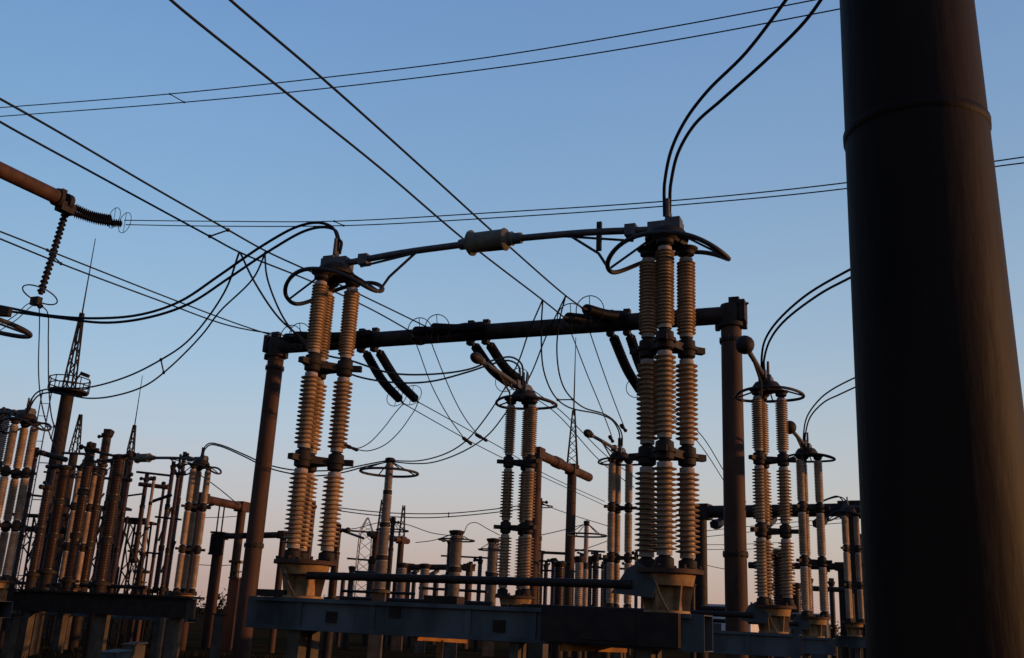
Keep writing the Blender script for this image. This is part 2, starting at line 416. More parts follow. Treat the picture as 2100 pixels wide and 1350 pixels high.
def fittings():
    global FIT
    if FIT: return FIT
    g = G(); prof = []
    for k in range(4):                       # one continuous core with its end and joint fittings
        z = k*1.467
        if k == 0: pr = [(0, .15), (.03, .15), (.035, .12), (.12, .118), (.15, .07)]
        elif k == 3: pr = [(-.13, .07), (-.10, .115), (-.02, .12), (-.015, .14), (0, .14)]
        else: pr = [(-.14, .07), (-.11, .118), (-.03, .122), (-.025, .15), (.025, .15), (.03, .122), (.11, .118), (.14, .07)]
        prof += [(z+a, b) for a, b in pr]
    g.lathe(prof, n=20)
    FIT = g.mesh('insulator_column', M['iron']); return FIT
def corona_ring(a=0.84, b=0.42, droop=0.30, r=0.034, tw=0.34):
    g = G(); pts = []
    for k in range(64):
        th = 2*math.pi*k/64; c, s = math.cos(th), math.sin(th); e = 0.78 if a > .75 else 1
        x = a*math.copysign(abs(c)**e, c); y = b*math.copysign(abs(s)**(.85 if a > .75 else 1), s)
        pts.append(Vector((x, y, -droop*abs(x/a)**2.4 + tw*y*x/a)))
    g.tube(pts, r, 8, closed=True)
    for sx in (-1, 1):
        g.cyl((sx*0.22, 0, 0.10), (sx*(a-0.03), 0.0, -droop*0.93), 0.018, n=6)
        g.cyl((0, sx*0.18, 0.08), (0, sx*b, 0), 0.018, n=6)
    return g
def switch(label, A, B, zp, ang, openA, openB, closed, detail=True, supports=True):
    """A, B: ground points of the two stacks; local x runs from A to B"""
    d = (B-A); s = d.length; rz = math.atan2(d.y, d.x); mid = (A+B)/2
    t = thing('disconnector', label, 'switch', (mid.x, mid.y, 0), rz, 'centre break disconnectors of the yard')
    zb = zp-0.53; hb = 0.44                         # beam top and height
    x0, x1 = -s/2-0.75, s/2+0.52; dp = 0.52; th = 0.014
    g = G()                                         # open ended box beam of four plates
    for sy in (-1, 1): g.box(((x0+x1)/2, sy*(dp/2-th/2), zb-hb/2), (x1-x0, th, hb))
    g.box(((x0+x1)/2, 0, zb-th/2-.004), (x1-x0, dp-2*th-.004, th)); g.box(((x0+x1)/2, 0, zb-hb+th/2+.004), (x1-x0, dp-2*th-.004, th))
    fr = part('base_frame', g, 'frame', t)
    for x in (x0+0.9, x0+2.1, 0.1, x1-2.2, x1-1.0):
        g = G(); g.box((x, -dp/2-0.012, zb-hb/2), (0.09, 0.024, hb*0.80)); part('stiffener', g, 'frame', fr)
    for zz, dx in ((zb-0.03, .3), (zb-hb+.03, .5)):
        g = G(); g.box(((x0+x1)/2, -dp/2-0.03, zz), (x1-x0-dx, 0.06, 0.05)); part('flange_strip', g, 'frame', fr)
    if closed and swA_first:
        swA_first.pop(); g = G(); g.box((s/2-.62, -dp/2-.14, zb-hb/2+.02), (1.75, .16, hb-.04)); dc = part('shade_box', g, 'iron', t)  # added dark box: its black stands in for the shadowed beam recess
        g = G(); g.box((s/2-.62, -dp/2-.23, zb-hb/2+.02), (.7, .02, hb*.7)); part('shade_box_front', g, 'iron', dc)
    if detail:
        for x, zz in ((x0+1.45, -.24), (x0+2.45, -.13), (0.55, -.25)):
            g = G(); g.box((x, -dp/2-.012, zb+zz), (.17, .022, .15)); part('cover_plate', g, 'iron', fr)
        for x in (x0+.35, x0+3.1):
            g = G(); g.box((x, -.1, zb+.055), (.5, .24, .10)); part('bracket', g, 'iron', fr)
    if supports:
        for x in (x0+0.85, x1-0.75):
            for y in (-0.16, 0.16):
                g = G(); g.box((x, y, (zb-hb)/2), (0.2, 0.2, zb-hb-0.01)); part('support_post', g, 'concrete', t)
    for k, (sx, an, op) in enumerate(((-s/2, ang[0], openA), (s/2, ang[1], openB))):
        g = G(); g.lathe([(-0.53, .29), (-0.50, .29), (-0.49, .19), (-0.22, .165), (-0.20, .33), (-0.06, .36)], Vector((sx, 0, zp)), Zv, 28)
        for q in range(6):
            a = q*math.pi/3+.3; v = Vector((math.cos(a), math.sin(a), 0))
            g.prism([Vector((sx, 0, zp-.50))+v*.17, Vector((sx, 0, zp-.50))+v*.28, Vector((sx, 0, zp-.20))+v*.33, Vector((sx, 0, zp-.20))+v*.16], Zv.cross(v), .02)
        pd = part('pedestal', g, 'cream', t)
        g = G(); g.lathe([(-0.06, .40), (-0.055, .46), (0, .46)], Vector((sx, 0, zp)), Zv, 28)
        for q in range(8):
            a = q*math.pi/4; g.cyl((sx+.42*math.cos(a), .42*math.sin(a), zp), (sx+.42*math.cos(a), .42*math.sin(a), zp+.05), .022, n=6)
        part('turntable_plate', g, 'rust', pd)
        if detail:
            g = G(); g.tube(spline([(sx-.18, -.36, zp-.10), (sx-.05, -.44, zp-.16), (sx+.02, -.40, zp-.34), (sx+.10, -.33, zp-.51)], 6), .016, 6); part('earthing_cable', g, 'arm', pd)
        pos = []
        for a in an:
            aa = R(a)-rz; p = Vector((sx+0.30*math.cos(aa), 0.30*math.sin(aa), zp)); pos.append(p)
            c = link('insulator_column', fittings(), t, p, random.uniform(0, 1))
            for q, key in enumerate(('low', 'mid', 'top')): link('porcelain', SECT[key if detail else 'fine_'+key], c, (0, 0, q*1.467+0.205))
        for q in (1, 2):
            zz = zp+q*1.467; g = G()
            for u in range(3):
                a, b = pos[u].copy(), pos[(u+1) % 3].copy(); a.z = b.z = zz; v = (b-a).normalized()
                g.bar(a+v*0.02, b-v*0.02, 0.07, 0.105)
                o = (a-Vector((sx, 0, zz))).normalized(); g.box(a+o*0.14, (0.25, 0.10, 0.085), o)
            part('tie_frame', g, 'iron', t)
        zt = zp+4.4
        g = G(); hx = [Vector((sx, 0, zt+.03))+(p-Vector((sx, 0, zp)))*1.45 for p in pos]
        poly = []
        for u in range(3):
            a, b, c = hx[u-1], hx[u], hx[(u+1) % 3]; poly += [b.lerp(a, .22), b.lerp(c, .22)]
        g.prism(poly, Zv, 0.06); g.lathe([(.06, .30), (.10, .31), (.20, .24), (.24, .13)], Vector((sx, 0, zt)), Zv, 20)
        for u in range(3): g.lathe([(-.10, .05), (-.02, .16), (.0, .17)], Vector((pos[u].x, pos[u].y, zt)), Zv, 14)
        part('head_plate', g, 'iron', t)
        # the head turns with its arm: child angle 'op' is measured from local x
        hd = G(); hd.box((0.02, 0, 0.24), (0.46, 0.26, 0.17)); hd.box((-.10, 0, .345), (.20, .2, .06)); hd.lathe([(.30, .09), (.34, .07), (.40, .05), (.46, .05)], Vector((-.02, 0, 0)), Zv, 12)
        for u in range(2): hd.cyl((-.02, (-.04, .04)[u], .40), (-.02, (-.045, .045)[u], .68), .034, .026, 8)
        ho = part('terminal_head', hd, 'arm', t, (sx, 0, zt), op)
        rg = part('corona_ring', corona_ring(tw=.34 if k == 0 else .14) if closed else corona_ring(.70, .70, .05, .032, 0), 'ring', t, (sx+(0 if closed else .06), 0, zt+(0.02 if closed else -.05)), op if closed else 0)
        ln = s/2-0.34 if closed else s/2-0.12
        ag = G(); rise = 0.10 if closed else 0.05
        pts = [Vector((0.2, 0, 0.25)), Vector((ln*0.5, 0, 0.25+rise*0.7)), Vector((ln, 0, 0.25+rise))]
        ag.tube(spline(pts, 5), 0.052, 10)
        ag.cyl((ln-.16, 0, .25+rise), (ln+.02, 0, .25+rise), .085, .085, 12)
        ag.box((.52, 0, .27), (.16, .15, .17))
        ao = part('contact_arm', ag, 'arm', t, (sx, 0, zt), op)
        bg_ = G()
        bg_.tube([Vector((ln*.62, 0, .25+rise*.7)), Vector((.98, .04, -.04)), Vector((.84, .01, -.27))], .022, 6)
        part('stay_rod', bg_, 'ring', ao); bg_ = G()
        bg_.tube([Vector((ln*.72, 0, .25+rise*.8)), Vector((.5, -.06, .14))], .020, 6); part('stay_rod', bg_, 'ring', ao)
        if closed and k == 1: bg_ = G(); bg_.bar((ln*.42, 0, .02), (ln*.42, 0, .46), .07, .05); part('bracket', bg_, 'iron', ao)
        if not closed:
            kb = G(); kb.ball((ln+.08, 0, .25+rise), .185, 16, Vector((1, 0, 0)), 1.0) if k == 1 else kb.ball((ln+.10, 0, .25+rise), .12, 14, Vector((1, 0, 0)), 1.9)
            part('contact_end', kb, 'iron', ao)
    if closed:
        g = G(); z = zp+4.4+.355
        g.lathe([(-.52, .07), (-.40, .075), (-.39, .12), (-.34, .19), (-.30, .20), (-.26, .155), (.20, .16), (.24, .175), (.27, .155), (.30, .10), (.36, .11), (.40, .075), (.52, .06)], Vector((0, 0, z)), Vector((1, 0, 0)), 24)
        part('contact_shield', g, 'contact', t)
    # rod that couples the two turning stacks, and its lever
    g = G(); g.cyl((-s/2+0.3, -.36, zp-.22), (s/2-.35, -.36, zp-.21), .055, n=10)
    g.cyl((-s/2+.2, -.1, zp-.22), (-s/2+.35, -.36, zp-.22), .05, n=8)
    part('coupling_rod', g, 'iron', t)
    g = G(); g.prism([(s/2-.62, -.34, zp-.32), (s/2-.1, -.30, zp-.36), (s/2-.02, -.30, zp-.12), (s/2-.28, -.33, zp+.06), (s/2-.42, -.34, zp-.02)], (0, 1, 0), .05)
    part('lever', g, 'frame', t)
    return t, rz
openang = R(-113)
swA_first = [1]
LA, RA = Vector((-2.87, 14.9, 0)), Vector((2.10, 12.78, 0))
swA, rzA = switch('nearest disconnector, closed, its two tall brown stacks joined by a straight arm', LA, RA, 2.42,
       ((239, 359, 119), (-105, 20, 140)), 0.0, math.pi, True)
LB, RB = Vector((0.36, 22.45, 0)), Vector((5.50, 20.5, 0))
rzB = math.atan2((RB-LB).y, (RB-LB).x)
swB, _ = switch('open disconnector behind the nearest, its dark ball end against the right gantry column', LB, RB, 2.25,
       ((190, 310, 70), (215, 335, 95)), openang-rzB, openang-rzB, False)
LC, RC = Vector((3.48, 30.0, 0)), Vector((8.55, 27.8, 0))
switch('smaller open disconnector farthest back of the three, its arms raised toward the viewer', LC, RC, 2.2,
       ((215, 335, 95), (215, 335, 95)), openang-rzB, openang-rzB, False, detail=False)
RE = Vector((-13.75, 27.9, 0)); LE = RE-E1*5.3
switch('orange lit insulator stack standing at the left edge of the yard', LE, RE, 2.15, ((235, 355, 115), (235, 355, 115)), 0.0, math.pi, True, detail=False)
RF = Vector((-10.95, 35.5, 0)); LF = RF-E1*5.35
switch('closed disconnector among the dark columns at the left, its shield high between two stacks', LF, RF, 2.15, ((235, 355, 115), (235, 355, 115)), 0.0, math.pi, True, detail=False)
RD = Vector((14.45, 41.6, 0)); LD = RD-E1*0.01
LD = RD; RD2 = LD+E1*5.3
switch('closed disconnector half hidden beside the left edge of the big dark pole', LD, RD2, 2.3, ((215, 335, 95), (215, 335, 95)), 0.0, math.pi, True, detail=False)

# yellow pipes of the earthing gear under the nearest switch
for n_, (a, b, Y, lab) in enumerate((((850, 1305), (955, 1312), 14.4, 'short orange lit pipe below the left half of the blue grey base beam'),
                               ((1152, 1326), (1282, 1330), 13.0, 'brighter yellow orange pipe below the dark right half of the base beam'))):
    p = at(*a, Y); q = at(*b, Y+0.45); t = thing('earthing_switch_pipe', lab, 'pipe', (p.x, p.y, 0), 0, 'yellow earthing pipes')
    g = G(); g.bar(p, q, .09, .10); g.bar(p+(q-p)*.02+Zv*.01, p+(q-p)*.12+Zv*.01, .13, .13); part('pipe', g, 'yellow', t, org=t.location)
    g = G(); mdp = p.lerp(q, .5); g.box((mdp.x, mdp.y, mdp.z/2), (.09, .09, mdp.z-.06)); part('leg', g, 'concrete', t, org=t.location)

# ------------------------------------------------------------------ loops and droppers
def loop(label, l1, l2, r, spacers=(), group='twin jumper loops', name='jumper_loop'):
    return bundle(name, label, [l1, l2], r, 'jumper cable', group, spacers)
hA = atz(1368, 420, 7.25); hL = atz(684, 520, 7.3)
loop('heavy twin jumper rising from the tall right stack and leaving through the top edge',
     [Vector((RA.x-.035, RA.y, 7.25)), Vector((RA.x-.04, RA.y, 7.5))]+lerpY([(1362, 395), (1363, 375), (1376, 310), (1405, 248), (1450, 188), (1530, 108), (1612, 0), (1640, -40)], 12.8, 10.5),
     [Vector((RA.x+.035, RA.y, 7.25)), Vector((RA.x+.04, RA.y, 7.5))]+lerpY([(1374, 395), (1376, 375), (1390, 315), (1425, 255), (1480, 205), (1575, 120), (1650, 45), (1690, -10), (1710, -45)], 12.7, 10.3), 0.024)
loop('heavy twin jumper arching over the left insulator stack and sagging to the left edge',
     [Vector((LA.x-.02, LA.y, 7.25)), Vector((LA.x-.03, LA.y, 7.45))]+lerpY([(691, 488), (682, 467), (654, 457), (610, 465), (540, 503), (450, 565), (370, 618), (290, 645), (200, 653), (100, 647), (0, 628), (-40, 622)], 14.9, 18.5),
     [Vector((LA.x+.04, LA.y, 7.25)), Vector((LA.x+.05, LA.y, 7.45))]+lerpY([(696, 492), (688, 473), (664, 466), (625, 474), (560, 510), (470, 570), (390, 622), (310, 650), (220, 662), (120, 652), (0, 636), (-40, 630)], 14.9, 18.5), 0.024)
loop('twin jumper curving up from the round ended arm behind the right gantry column',
     lerpY([(1563, 770), (1562, 735), (1568, 700), (1590, 664), (1650, 608), (1743, 553), (1800, 525)], 20.5, 16),
     lerpY([(1566, 770), (1567, 738), (1578, 700), (1605, 662), (1680, 604), (1743, 570), (1800, 540)], 20.5, 16), 0.024)
loop('thin twin jumper curving up right of the smallest round ended arm toward the big pole',
     lerpY([(1648, 925), (1648, 890), (1655, 855), (1680, 820), (1705, 800), (1757, 773), (1800, 755)], 27.8, 24),
     lerpY([(1651, 925), (1652, 890), (1662, 855), (1690, 825), (1720, 810), (1757, 793), (1800, 775)], 27.8, 24), 0.021)
loop('thin twin jumper forming a small arch above the stack beside the big pole',
     lerpY([(1742, 1050), (1738, 1032), (1725, 1020), (1705, 1022), (1675, 1035), (1650, 1050)], 41.6, 44),
     lerpY([(1735, 1050), (1730, 1030), (1718, 1018), (1700, 1022), (1670, 1036), (1645, 1050)], 41.6, 44), 0.026)
l3 = ENDS
loop('twin dropper falling left to the orange lit stack at the left edge',
     lerpY([(490, 519), (465, 590), (420, 660), (378, 706), (330, 738), (262, 772), (180, 795), (110, 797), (75, 806), (58, 835), (56, 862)], 20, 27.9),
     lerpY([(545, 517), (520, 570), (450, 640), (415, 686), (350, 752), (300, 790), (235, 812), (180, 817), (110, 805), (78, 812), (61, 838), (58, 862)], 22, 27.9), 0.022, [(0.41, 0.40)])
loop('long twin dropper passing behind the left stack to the raised arm of a switch',
     lerpY([(493, 519), (520, 575), (570, 650), (612, 688), (660, 725), (720, 740), (800, 765), (880, 768), (960, 758), (1015, 738), (1050, 733), (1070, 748), (1071, 790)], 20, 22.4),
     lerpY([(543, 517), (548, 570), (580, 650), (610, 690), (655, 732), (720, 768), (800, 784), (880, 783), (960, 763), (1015, 745), (1045, 740), (1064, 752), (1066, 790)], 22, 22.4), 0.022)
loop('twin dropper hanging in a deep curve from the sloping line to the middle far switch',
     lerpY([(1113, 617), (1110, 680), (1115, 760), (1137, 812), (1165, 835), (1230, 850), (1255, 862), (1269, 885), (1272, 915)], 25.5, 30),
     lerpY([(1160, 607), (1147, 660), (1142, 720), (1149, 775), (1163, 806), (1195, 835), (1240, 850), (1262, 866), (1275, 890), (1276, 915)], 26.5, 30), 0.022, [(0.42, 0.5)])
loop('twin dropper swinging left from the sloping line down to the ringed post insulator',
     lerpY([(1112, 617), (1085, 680), (1062, 745), (1030, 805), (990, 865), (955, 905), (915, 930), (860, 945), (803, 945)], 25.5, 34.5),
     lerpY([(1160, 607), (1120, 690), (1085, 775), (1035, 850), (1000, 893), (950, 926), (890, 948), (850, 951), (803, 947)], 26.5, 34.5), 0.022)
loop('low twin jumper sagging past the left gantry column to the ringed post insulator',
     lerpY([(412, 950), (415, 925), (428, 910), (450, 912), (500, 932), (545, 952), (600, 964), (650, 966), (700, 963), (750, 953), (798, 944)], 35.4, 35.2),
     lerpY([(414, 950), (418, 926), (430, 913), (450, 915), (500, 936), (545, 958), (600, 972), (650, 976), (700, 970), (750, 957), (798, 947)], 35.4, 35.2), 0.024)
loop('thin twin jumper dropping from mid beam to the clamps above the far post insulator',
     [ENDS[(1, 1, 0)]] + lerpY([(859, 720), (885, 790), (920, 855), (956, 905)], 34, 38), [ENDS[(1, 1, 1)]] + lerpY([(889, 715), (930, 815), (955, 860), (985, 898)], 33, 38), 0.019)
loop('thin twin jumper dropping from the right of the beam to the middle far line',
     [ENDS[(2, 1, 0)]] + lerpY([(1176, 695), (1205, 770), (1230, 830), (1254, 893)], 30.5, 36), [ENDS[(2, 1, 1)]] + lerpY([(1212, 688), (1240, 770), (1262, 830), (1279, 873)], 30, 36), 0.019)
loop('thin twin jumper hanging in a shallow curve under the left drooping strings',
     [ENDS[(0, 0, 0)]] + lerpY([(808, 850), (785, 880), (755, 910), (730, 920), (705, 912)], 37.5, 36), [ENDS[(0, 0, 1)]] + lerpY([(846, 848), (815, 890), (785, 915), (752, 925), (725, 920)], 37.5, 36), 0.019)
loop('faint twin line hanging low between the ringed post and the far switch stack',
     lerpY([(690, 1041), (760, 1049), (820, 1053), (920, 1053), (1025, 1043), (1080, 1035)], 60, 60), lerpY([(690, 1047), (760, 1056), (850, 1062), (920, 1060), (1025, 1050), (1080, 1042)], 60, 60), 0.03, [(0.62, 0.62)])
# cable clamps at the end of the droppers
for a, b, Y, lab in (((948, 897), (968, 912), 38, 'lower left dark clamp where two thin wires meet in the sky'), ((974, 890), (1000, 905), 38, 'lower right dark clamp where two thin wires meet in the sky'),
                     ((1249, 893), (1258, 908), 36, 'dark clamp on the thin wire left of the middle far switch'), ((1272, 870), (1285, 886), 36, 'dark clamp on the thin wire above the middle far switch'),
                     ((703, 912), (735, 924), 36, 'dark clamp on thin wires right of the left insulator stack')):
    p, q = at(*a, Y), at(*b, Y); g = G(); d = (q-p).length
    g.lathe([(0, .03), (d*.1, .07), (d*.45, .075), (d*.55, .05), (d*.9, .07), (d, .03)], p, q-p, 8)
    o = part('cable_clamp', g, 'iron', None, org=p); o.location = p; tag(o, lab, 'clamp', 'cable clamps in the sky')

# ------------------------------------------------------------------ left: orange beam with strings, neighbour ring
Pe = at(150, 428, 47.0)
def pl2(x, y): return inplane(x, y, Pe, E2)
b1 = pl2(118, 405); b0 = pl2(-160, 272)
t = thing('gantry', 'orange lit tubular gantry beam entering from the left edge high above the yard', 'gantry', (b0.x, b0.y, 0))
hd = (b1-b0).normalized()
g = G(); g.cyl(b0-hd*.3, b1, .37, n=24); part('beam', g, 'rust', t, org=t.location)
g = G(); g.lathe([(-.1, .36), (-.1, .46), (.1, .46), (.1, .36)], b1, hd, 20); g.lathe([(.45, .3), (.5, .42), (.75, .42), (.8, .3)], b1, hd, 20); g.box(b1+hd*.6-Zv*.35, (.9, .5, .5), hd)
g.box(b1+hd*.3+Zv*.45, (.3, .2, .2), hd); part('end_joint', g, 'iron', t, org=t.location)
tube_column(t, b0, b0.z, .37)
e0 = b1+hd*1.0
t = thing('insulator_string', 'dark double insulator string at the tip of the orange beam with two thin rings', 'insulator', e0)
for dy, ex in ((0, (228, 449)), (14, (250, 459))):
    p = at(150, 424+dy, e0.y); q = at(*ex, 48.2); m_ = p.lerp(q, .5)-Zv*.12
    disc_string(t, [p, m_, q], .225, .105); grading_ring(t, at(ex[0]+6, ex[1]-2, 48.0), E2+E1*.25, .56, .018)
p = at(134, 440, 47.3); q = at(83, 603, 46.5)
t = thing('insulator_string', 'slanting hanging insulator string with a flat ring at its foot, left sky', 'insulator', p)
disc_string(t, [p+Zv*.2, p.lerp(q, .5), q], .20, .26)
c = at(82, 605, 46.5); g = G(); g.tube([c+Vector((.82*math.cos(k*.2618), .82*math.sin(k*.2618), -.12*math.cos(k*.2618)-.22*math.sin(k*.2618))) for k in range(24)], .035, 6, closed=True); part('grading_ring', g, 'ring', t, org=t.location)
g = G(); g.box(at(74, 618, 46.5), (.5, .3, .4), E1); g.cyl(at(74, 618, 46.5), at(84, 630, 46.5), .14, n=8); part('clamp', g, 'iron', t, org=t.location)
loop('thin twin jumper hanging straight down from the ring of the slanting string',
     lerpY([(80, 625), (81, 660), (79, 760), (84, 820), (100, 885), (118, 930)], 46.5, 42), lerpY([(86, 628), (97, 640), (99, 700), (100, 790), (107, 860), (125, 905)], 46.5, 42), .028, [(0.88, 0.86)])
loop('thin twin jumper leaving the foot of the slanting string toward the left edge',
     lerpY([(72, 617), (55, 625), (30, 648), (-10, 672)], 46.5, 42), lerpY([(74, 622), (60, 632), (35, 655), (-10, 684)], 46.5, 42), .022)

def post_insulator(label, x, y, ztop, zbase, r, mt='porcelain', nsec=3, ring=None, ringz=0.35, support='tube', cap=True, group='post insulators', name='post_insulator', cat='insulator', taper=0.82, sheds=14, rs=None):
    t = thing(name, label, cat, (x, y, 0), 0, group)
    g = G()
    if support == 'tube': g.cyl((0, 0, 0), (0, 0, zbase), r*1.15, n=12)
    elif support == 'lattice': lattice(g, 0, zbase, max(.3, r*1.8), max(.3, r*1.8), max(3, int(zbase/.7)), .035)
    else: g.box((0, 0, zbase/2), (r*2.2, r*2.2, zbase))
    g.lathe([(zbase-.05, r*1.9), (zbase+.04, r*1.9)], n=12)
    part('support_post', g, 'concrete' if support == 'box' else 'iron', t)
    L_ = (ztop-zbase)/nsec
    for k in range(nsec):
        rr = r*(1-(1-taper)*k/max(1, nsec-1)); gg = shed_section(L_*.80, int(sheds*1.5), rr*1.10, rr*.90, 14)
        link('porcelain', sec_mesh(gg, mt, 'cement' if mt != 'porcelain_brown' else mt), t, (0, 0, zbase+k*L_+L_*.10))
        g = G(); g.lathe([(-L_*.075, rr*.9), (-L_*.07, rr*1.2), (L_*.07, rr*1.2), (L_*.075, rr*.9)], n=14, cap=True); part('flange', g, 'iron', t, (0, 0, zbase+k*L_))
    g = G(); g.lathe([(-L_*.08, r*taper), (0, r*taper*1.35), (.06, r*taper*1.35), (.10, r*.6)], Vector((0, 0, ztop)), n=14)
    if mt == 'porcelain_brown' and ztop > 4.5:
        q_ = r*taper; hr = random.Random(int(abs(x*31+y*17)))
        for k in range(hr.choice((2, 3))):
            a = hr.uniform(0, 6.28); v = Vector((math.cos(a), math.sin(a), 0)); h_ = hr.uniform(-.05, .22)
            g.cyl(Vector((0, 0, ztop+h_*.3)), Vector((0, 0, ztop+h_))+v*(q_*1.2+hr.uniform(.08, .25)), .05, n=6); g.ball(Vector((0, 0, ztop+h_))+v*(q_*1.2+.2), hr.uniform(.07, .11), 8)
        if hr.random() < .5: g.box((0, 0, ztop+.16), (q_*1.6, q_*1.2, .18))
    part('cap', g, 'iron', t)
    if ring:
        g = G(); zr = ztop-ringz
        g.tube([Vector((ring*math.cos(k*math.pi/20), ring*math.sin(k*math.pi/20), zr)) for k in range(40)], max(.035, ring*.045), 8, closed=True)
        for k in range(4):
            a = k*math.pi/2+.5; g.cyl((0, 0, ztop), (ring*math.cos(a), ring*math.sin(a), zr), .022, n=6)
        part('corona_ring', g, 'ring', t)
    return t
def lattice(g, z0, z1, w0, w1, n, r, o=Vector((0, 0, 0))):
    cs = []
    for i in range(n+1):
        f = i/n; z = z0+(z1-z0)*f; h = (w0+(w1-w0)*f)/2
        cs.append([o+Vector((sx*h, sy*h, z)) for sx, sy in ((-1, -1), (1, -1), (1, 1), (-1, 1))])
    for q in range(4):
        g.cyl(cs[0][q], cs[-1][q], r, n=5)
        for i in range(n):
            a, b = (q, (q+1) % 4) if i % 2 else ((q+1) % 4, q)
            g.cyl(cs[i][a], cs[i+1][b], r*.6, n=4)
    return g
def at_top(px, py, Y): return at(px, py, Y)
# the neighbour whose ring shows at the left edge
p = atz(-48, 655, 6.75)
t = post_insulator('post insulator just outside the left edge whose thick ring reaches into view', p.x, p.y, 6.75, 2.5, .2, ring=None)
g = G(); cx = [Vector((.98*math.cos(k*math.pi/24)*(1 if True else 1), .86*math.sin(k*math.pi/24), 0.02-.18*math.cos(k*math.pi/24))) for k in range(48)]
g.tube(cx, .045, 10, closed=True)
for k in range(4): g.cyl((0, 0, .1), cx[k*12+3], .022, n=6)
part('corona_ring', g, 'ring', t, (0, 0, 6.72))
g = G(); q = at(10, 640, p.y-.2)-Vector((p.x, p.y, 0)); g.cyl((0, 0, 6.85), q, .06, n=8); g.box(q, (.2, .14, .16)); part('terminal', g, 'iron', t)

# ------------------------------------------------------------------ posts in the middle distance
def post(px, py, Y, zbase, r, label, **k):
    p = at(px, py, Y); return post_insulator(label, p.x, p.y, p.z, zbase, r, **k)
post(800, 945, 35, 2.5, .20, 'slim post insulator with a wide flat ring, between the two nearest stacks', mt='porcelain_pale', ring=1.02, ringz=.42, nsec=4, support='box', taper=.68)
post(1107, 1030, 62, 2.2, .22, 'post with a small ring behind the open disconnector, left of the bare gantry column', ring=.80, ringz=.25, mt='porcelain_brown')
post(1203, 1072, 50, 2.4, .14, 'thin brown post under a spoked ring left of the middle far switch', ring=1.0, ringz=.62, nsec=2)
post(937, 1092, 46, 2.2, .27, 'thick pale post insulator with a flat ring, right of the slim ringed post', mt='porcelain_pale', ring=.82, ringz=.35, nsec=2, support='box', taper=1, sheds=18)
post(1012, 1108, 52, 2.2, .27, 'thick pale post insulator just left of the open disconnector stack', mt='porcelain_pale', ring=.75, ringz=.5, nsec=2, support='box', taper=1, sheds=18)
post(922, 1112, 47, 2.2, .11, 'thin post hugging the left side of the thick pale post', mt='porcelain_brown', nsec=2)
post(806, 1070, 58, 2.2, .16, 'post with a ring half hidden behind the slim ringed post', ring=.92, ringz=.5, mt='porcelain_brown')
post(872, 1160, 52, 2.2, .24, 'short pale post right of the two dark gantry spikes', mt='porcelain_pale', nsec=1, support='box', taper=1)
post(826, 1158, 54, 2.2, .24, 'short pale post below the right dark spike', mt='porcelain_pale', nsec=1, support='box', taper=1)
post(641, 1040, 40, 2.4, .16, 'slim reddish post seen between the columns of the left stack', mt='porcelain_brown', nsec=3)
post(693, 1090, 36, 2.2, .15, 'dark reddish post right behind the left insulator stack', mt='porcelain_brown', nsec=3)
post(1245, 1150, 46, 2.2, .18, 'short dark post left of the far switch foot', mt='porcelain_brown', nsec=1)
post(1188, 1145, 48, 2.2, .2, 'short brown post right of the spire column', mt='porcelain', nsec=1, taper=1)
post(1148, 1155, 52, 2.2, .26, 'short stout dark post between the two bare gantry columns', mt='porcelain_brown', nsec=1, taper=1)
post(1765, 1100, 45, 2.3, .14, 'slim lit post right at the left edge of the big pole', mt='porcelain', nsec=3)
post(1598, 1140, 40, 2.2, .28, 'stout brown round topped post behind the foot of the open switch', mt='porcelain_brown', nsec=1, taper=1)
post(1630, 1200, 44, 1.6, .26, 'low brown equipment post between the right far stacks', mt='porcelain_brown', nsec=1, taper=1)

# left crowd
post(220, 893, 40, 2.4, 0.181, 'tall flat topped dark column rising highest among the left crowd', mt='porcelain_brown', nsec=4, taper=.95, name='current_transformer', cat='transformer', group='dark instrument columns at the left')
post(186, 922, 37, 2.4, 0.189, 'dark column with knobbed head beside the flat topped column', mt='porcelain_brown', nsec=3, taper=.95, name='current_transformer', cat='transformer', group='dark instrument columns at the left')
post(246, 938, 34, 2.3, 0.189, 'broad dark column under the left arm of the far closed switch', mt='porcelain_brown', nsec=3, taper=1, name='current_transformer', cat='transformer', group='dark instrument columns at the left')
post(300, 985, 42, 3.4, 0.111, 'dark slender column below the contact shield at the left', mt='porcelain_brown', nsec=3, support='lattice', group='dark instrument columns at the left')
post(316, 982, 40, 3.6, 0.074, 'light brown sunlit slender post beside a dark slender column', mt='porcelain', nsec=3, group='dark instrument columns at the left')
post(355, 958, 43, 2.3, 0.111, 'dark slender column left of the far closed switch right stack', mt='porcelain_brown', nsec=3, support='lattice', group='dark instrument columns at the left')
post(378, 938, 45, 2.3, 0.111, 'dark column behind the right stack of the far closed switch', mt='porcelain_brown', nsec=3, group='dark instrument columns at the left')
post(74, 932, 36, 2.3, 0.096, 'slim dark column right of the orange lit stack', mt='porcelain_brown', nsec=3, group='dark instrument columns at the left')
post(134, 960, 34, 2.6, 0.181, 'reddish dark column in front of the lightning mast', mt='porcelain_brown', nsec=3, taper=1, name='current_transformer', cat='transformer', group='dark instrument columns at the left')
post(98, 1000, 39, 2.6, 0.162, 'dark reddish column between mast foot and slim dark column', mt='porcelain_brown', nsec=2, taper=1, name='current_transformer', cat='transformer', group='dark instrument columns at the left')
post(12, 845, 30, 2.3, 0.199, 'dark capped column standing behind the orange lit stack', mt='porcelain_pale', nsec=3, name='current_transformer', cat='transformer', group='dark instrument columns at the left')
post(268, 950, 44, 3.2, 0.096, 'thin dark column under the thin rod mast', mt='porcelain_brown', nsec=3, support='lattice', group='dark instrument columns at the left')
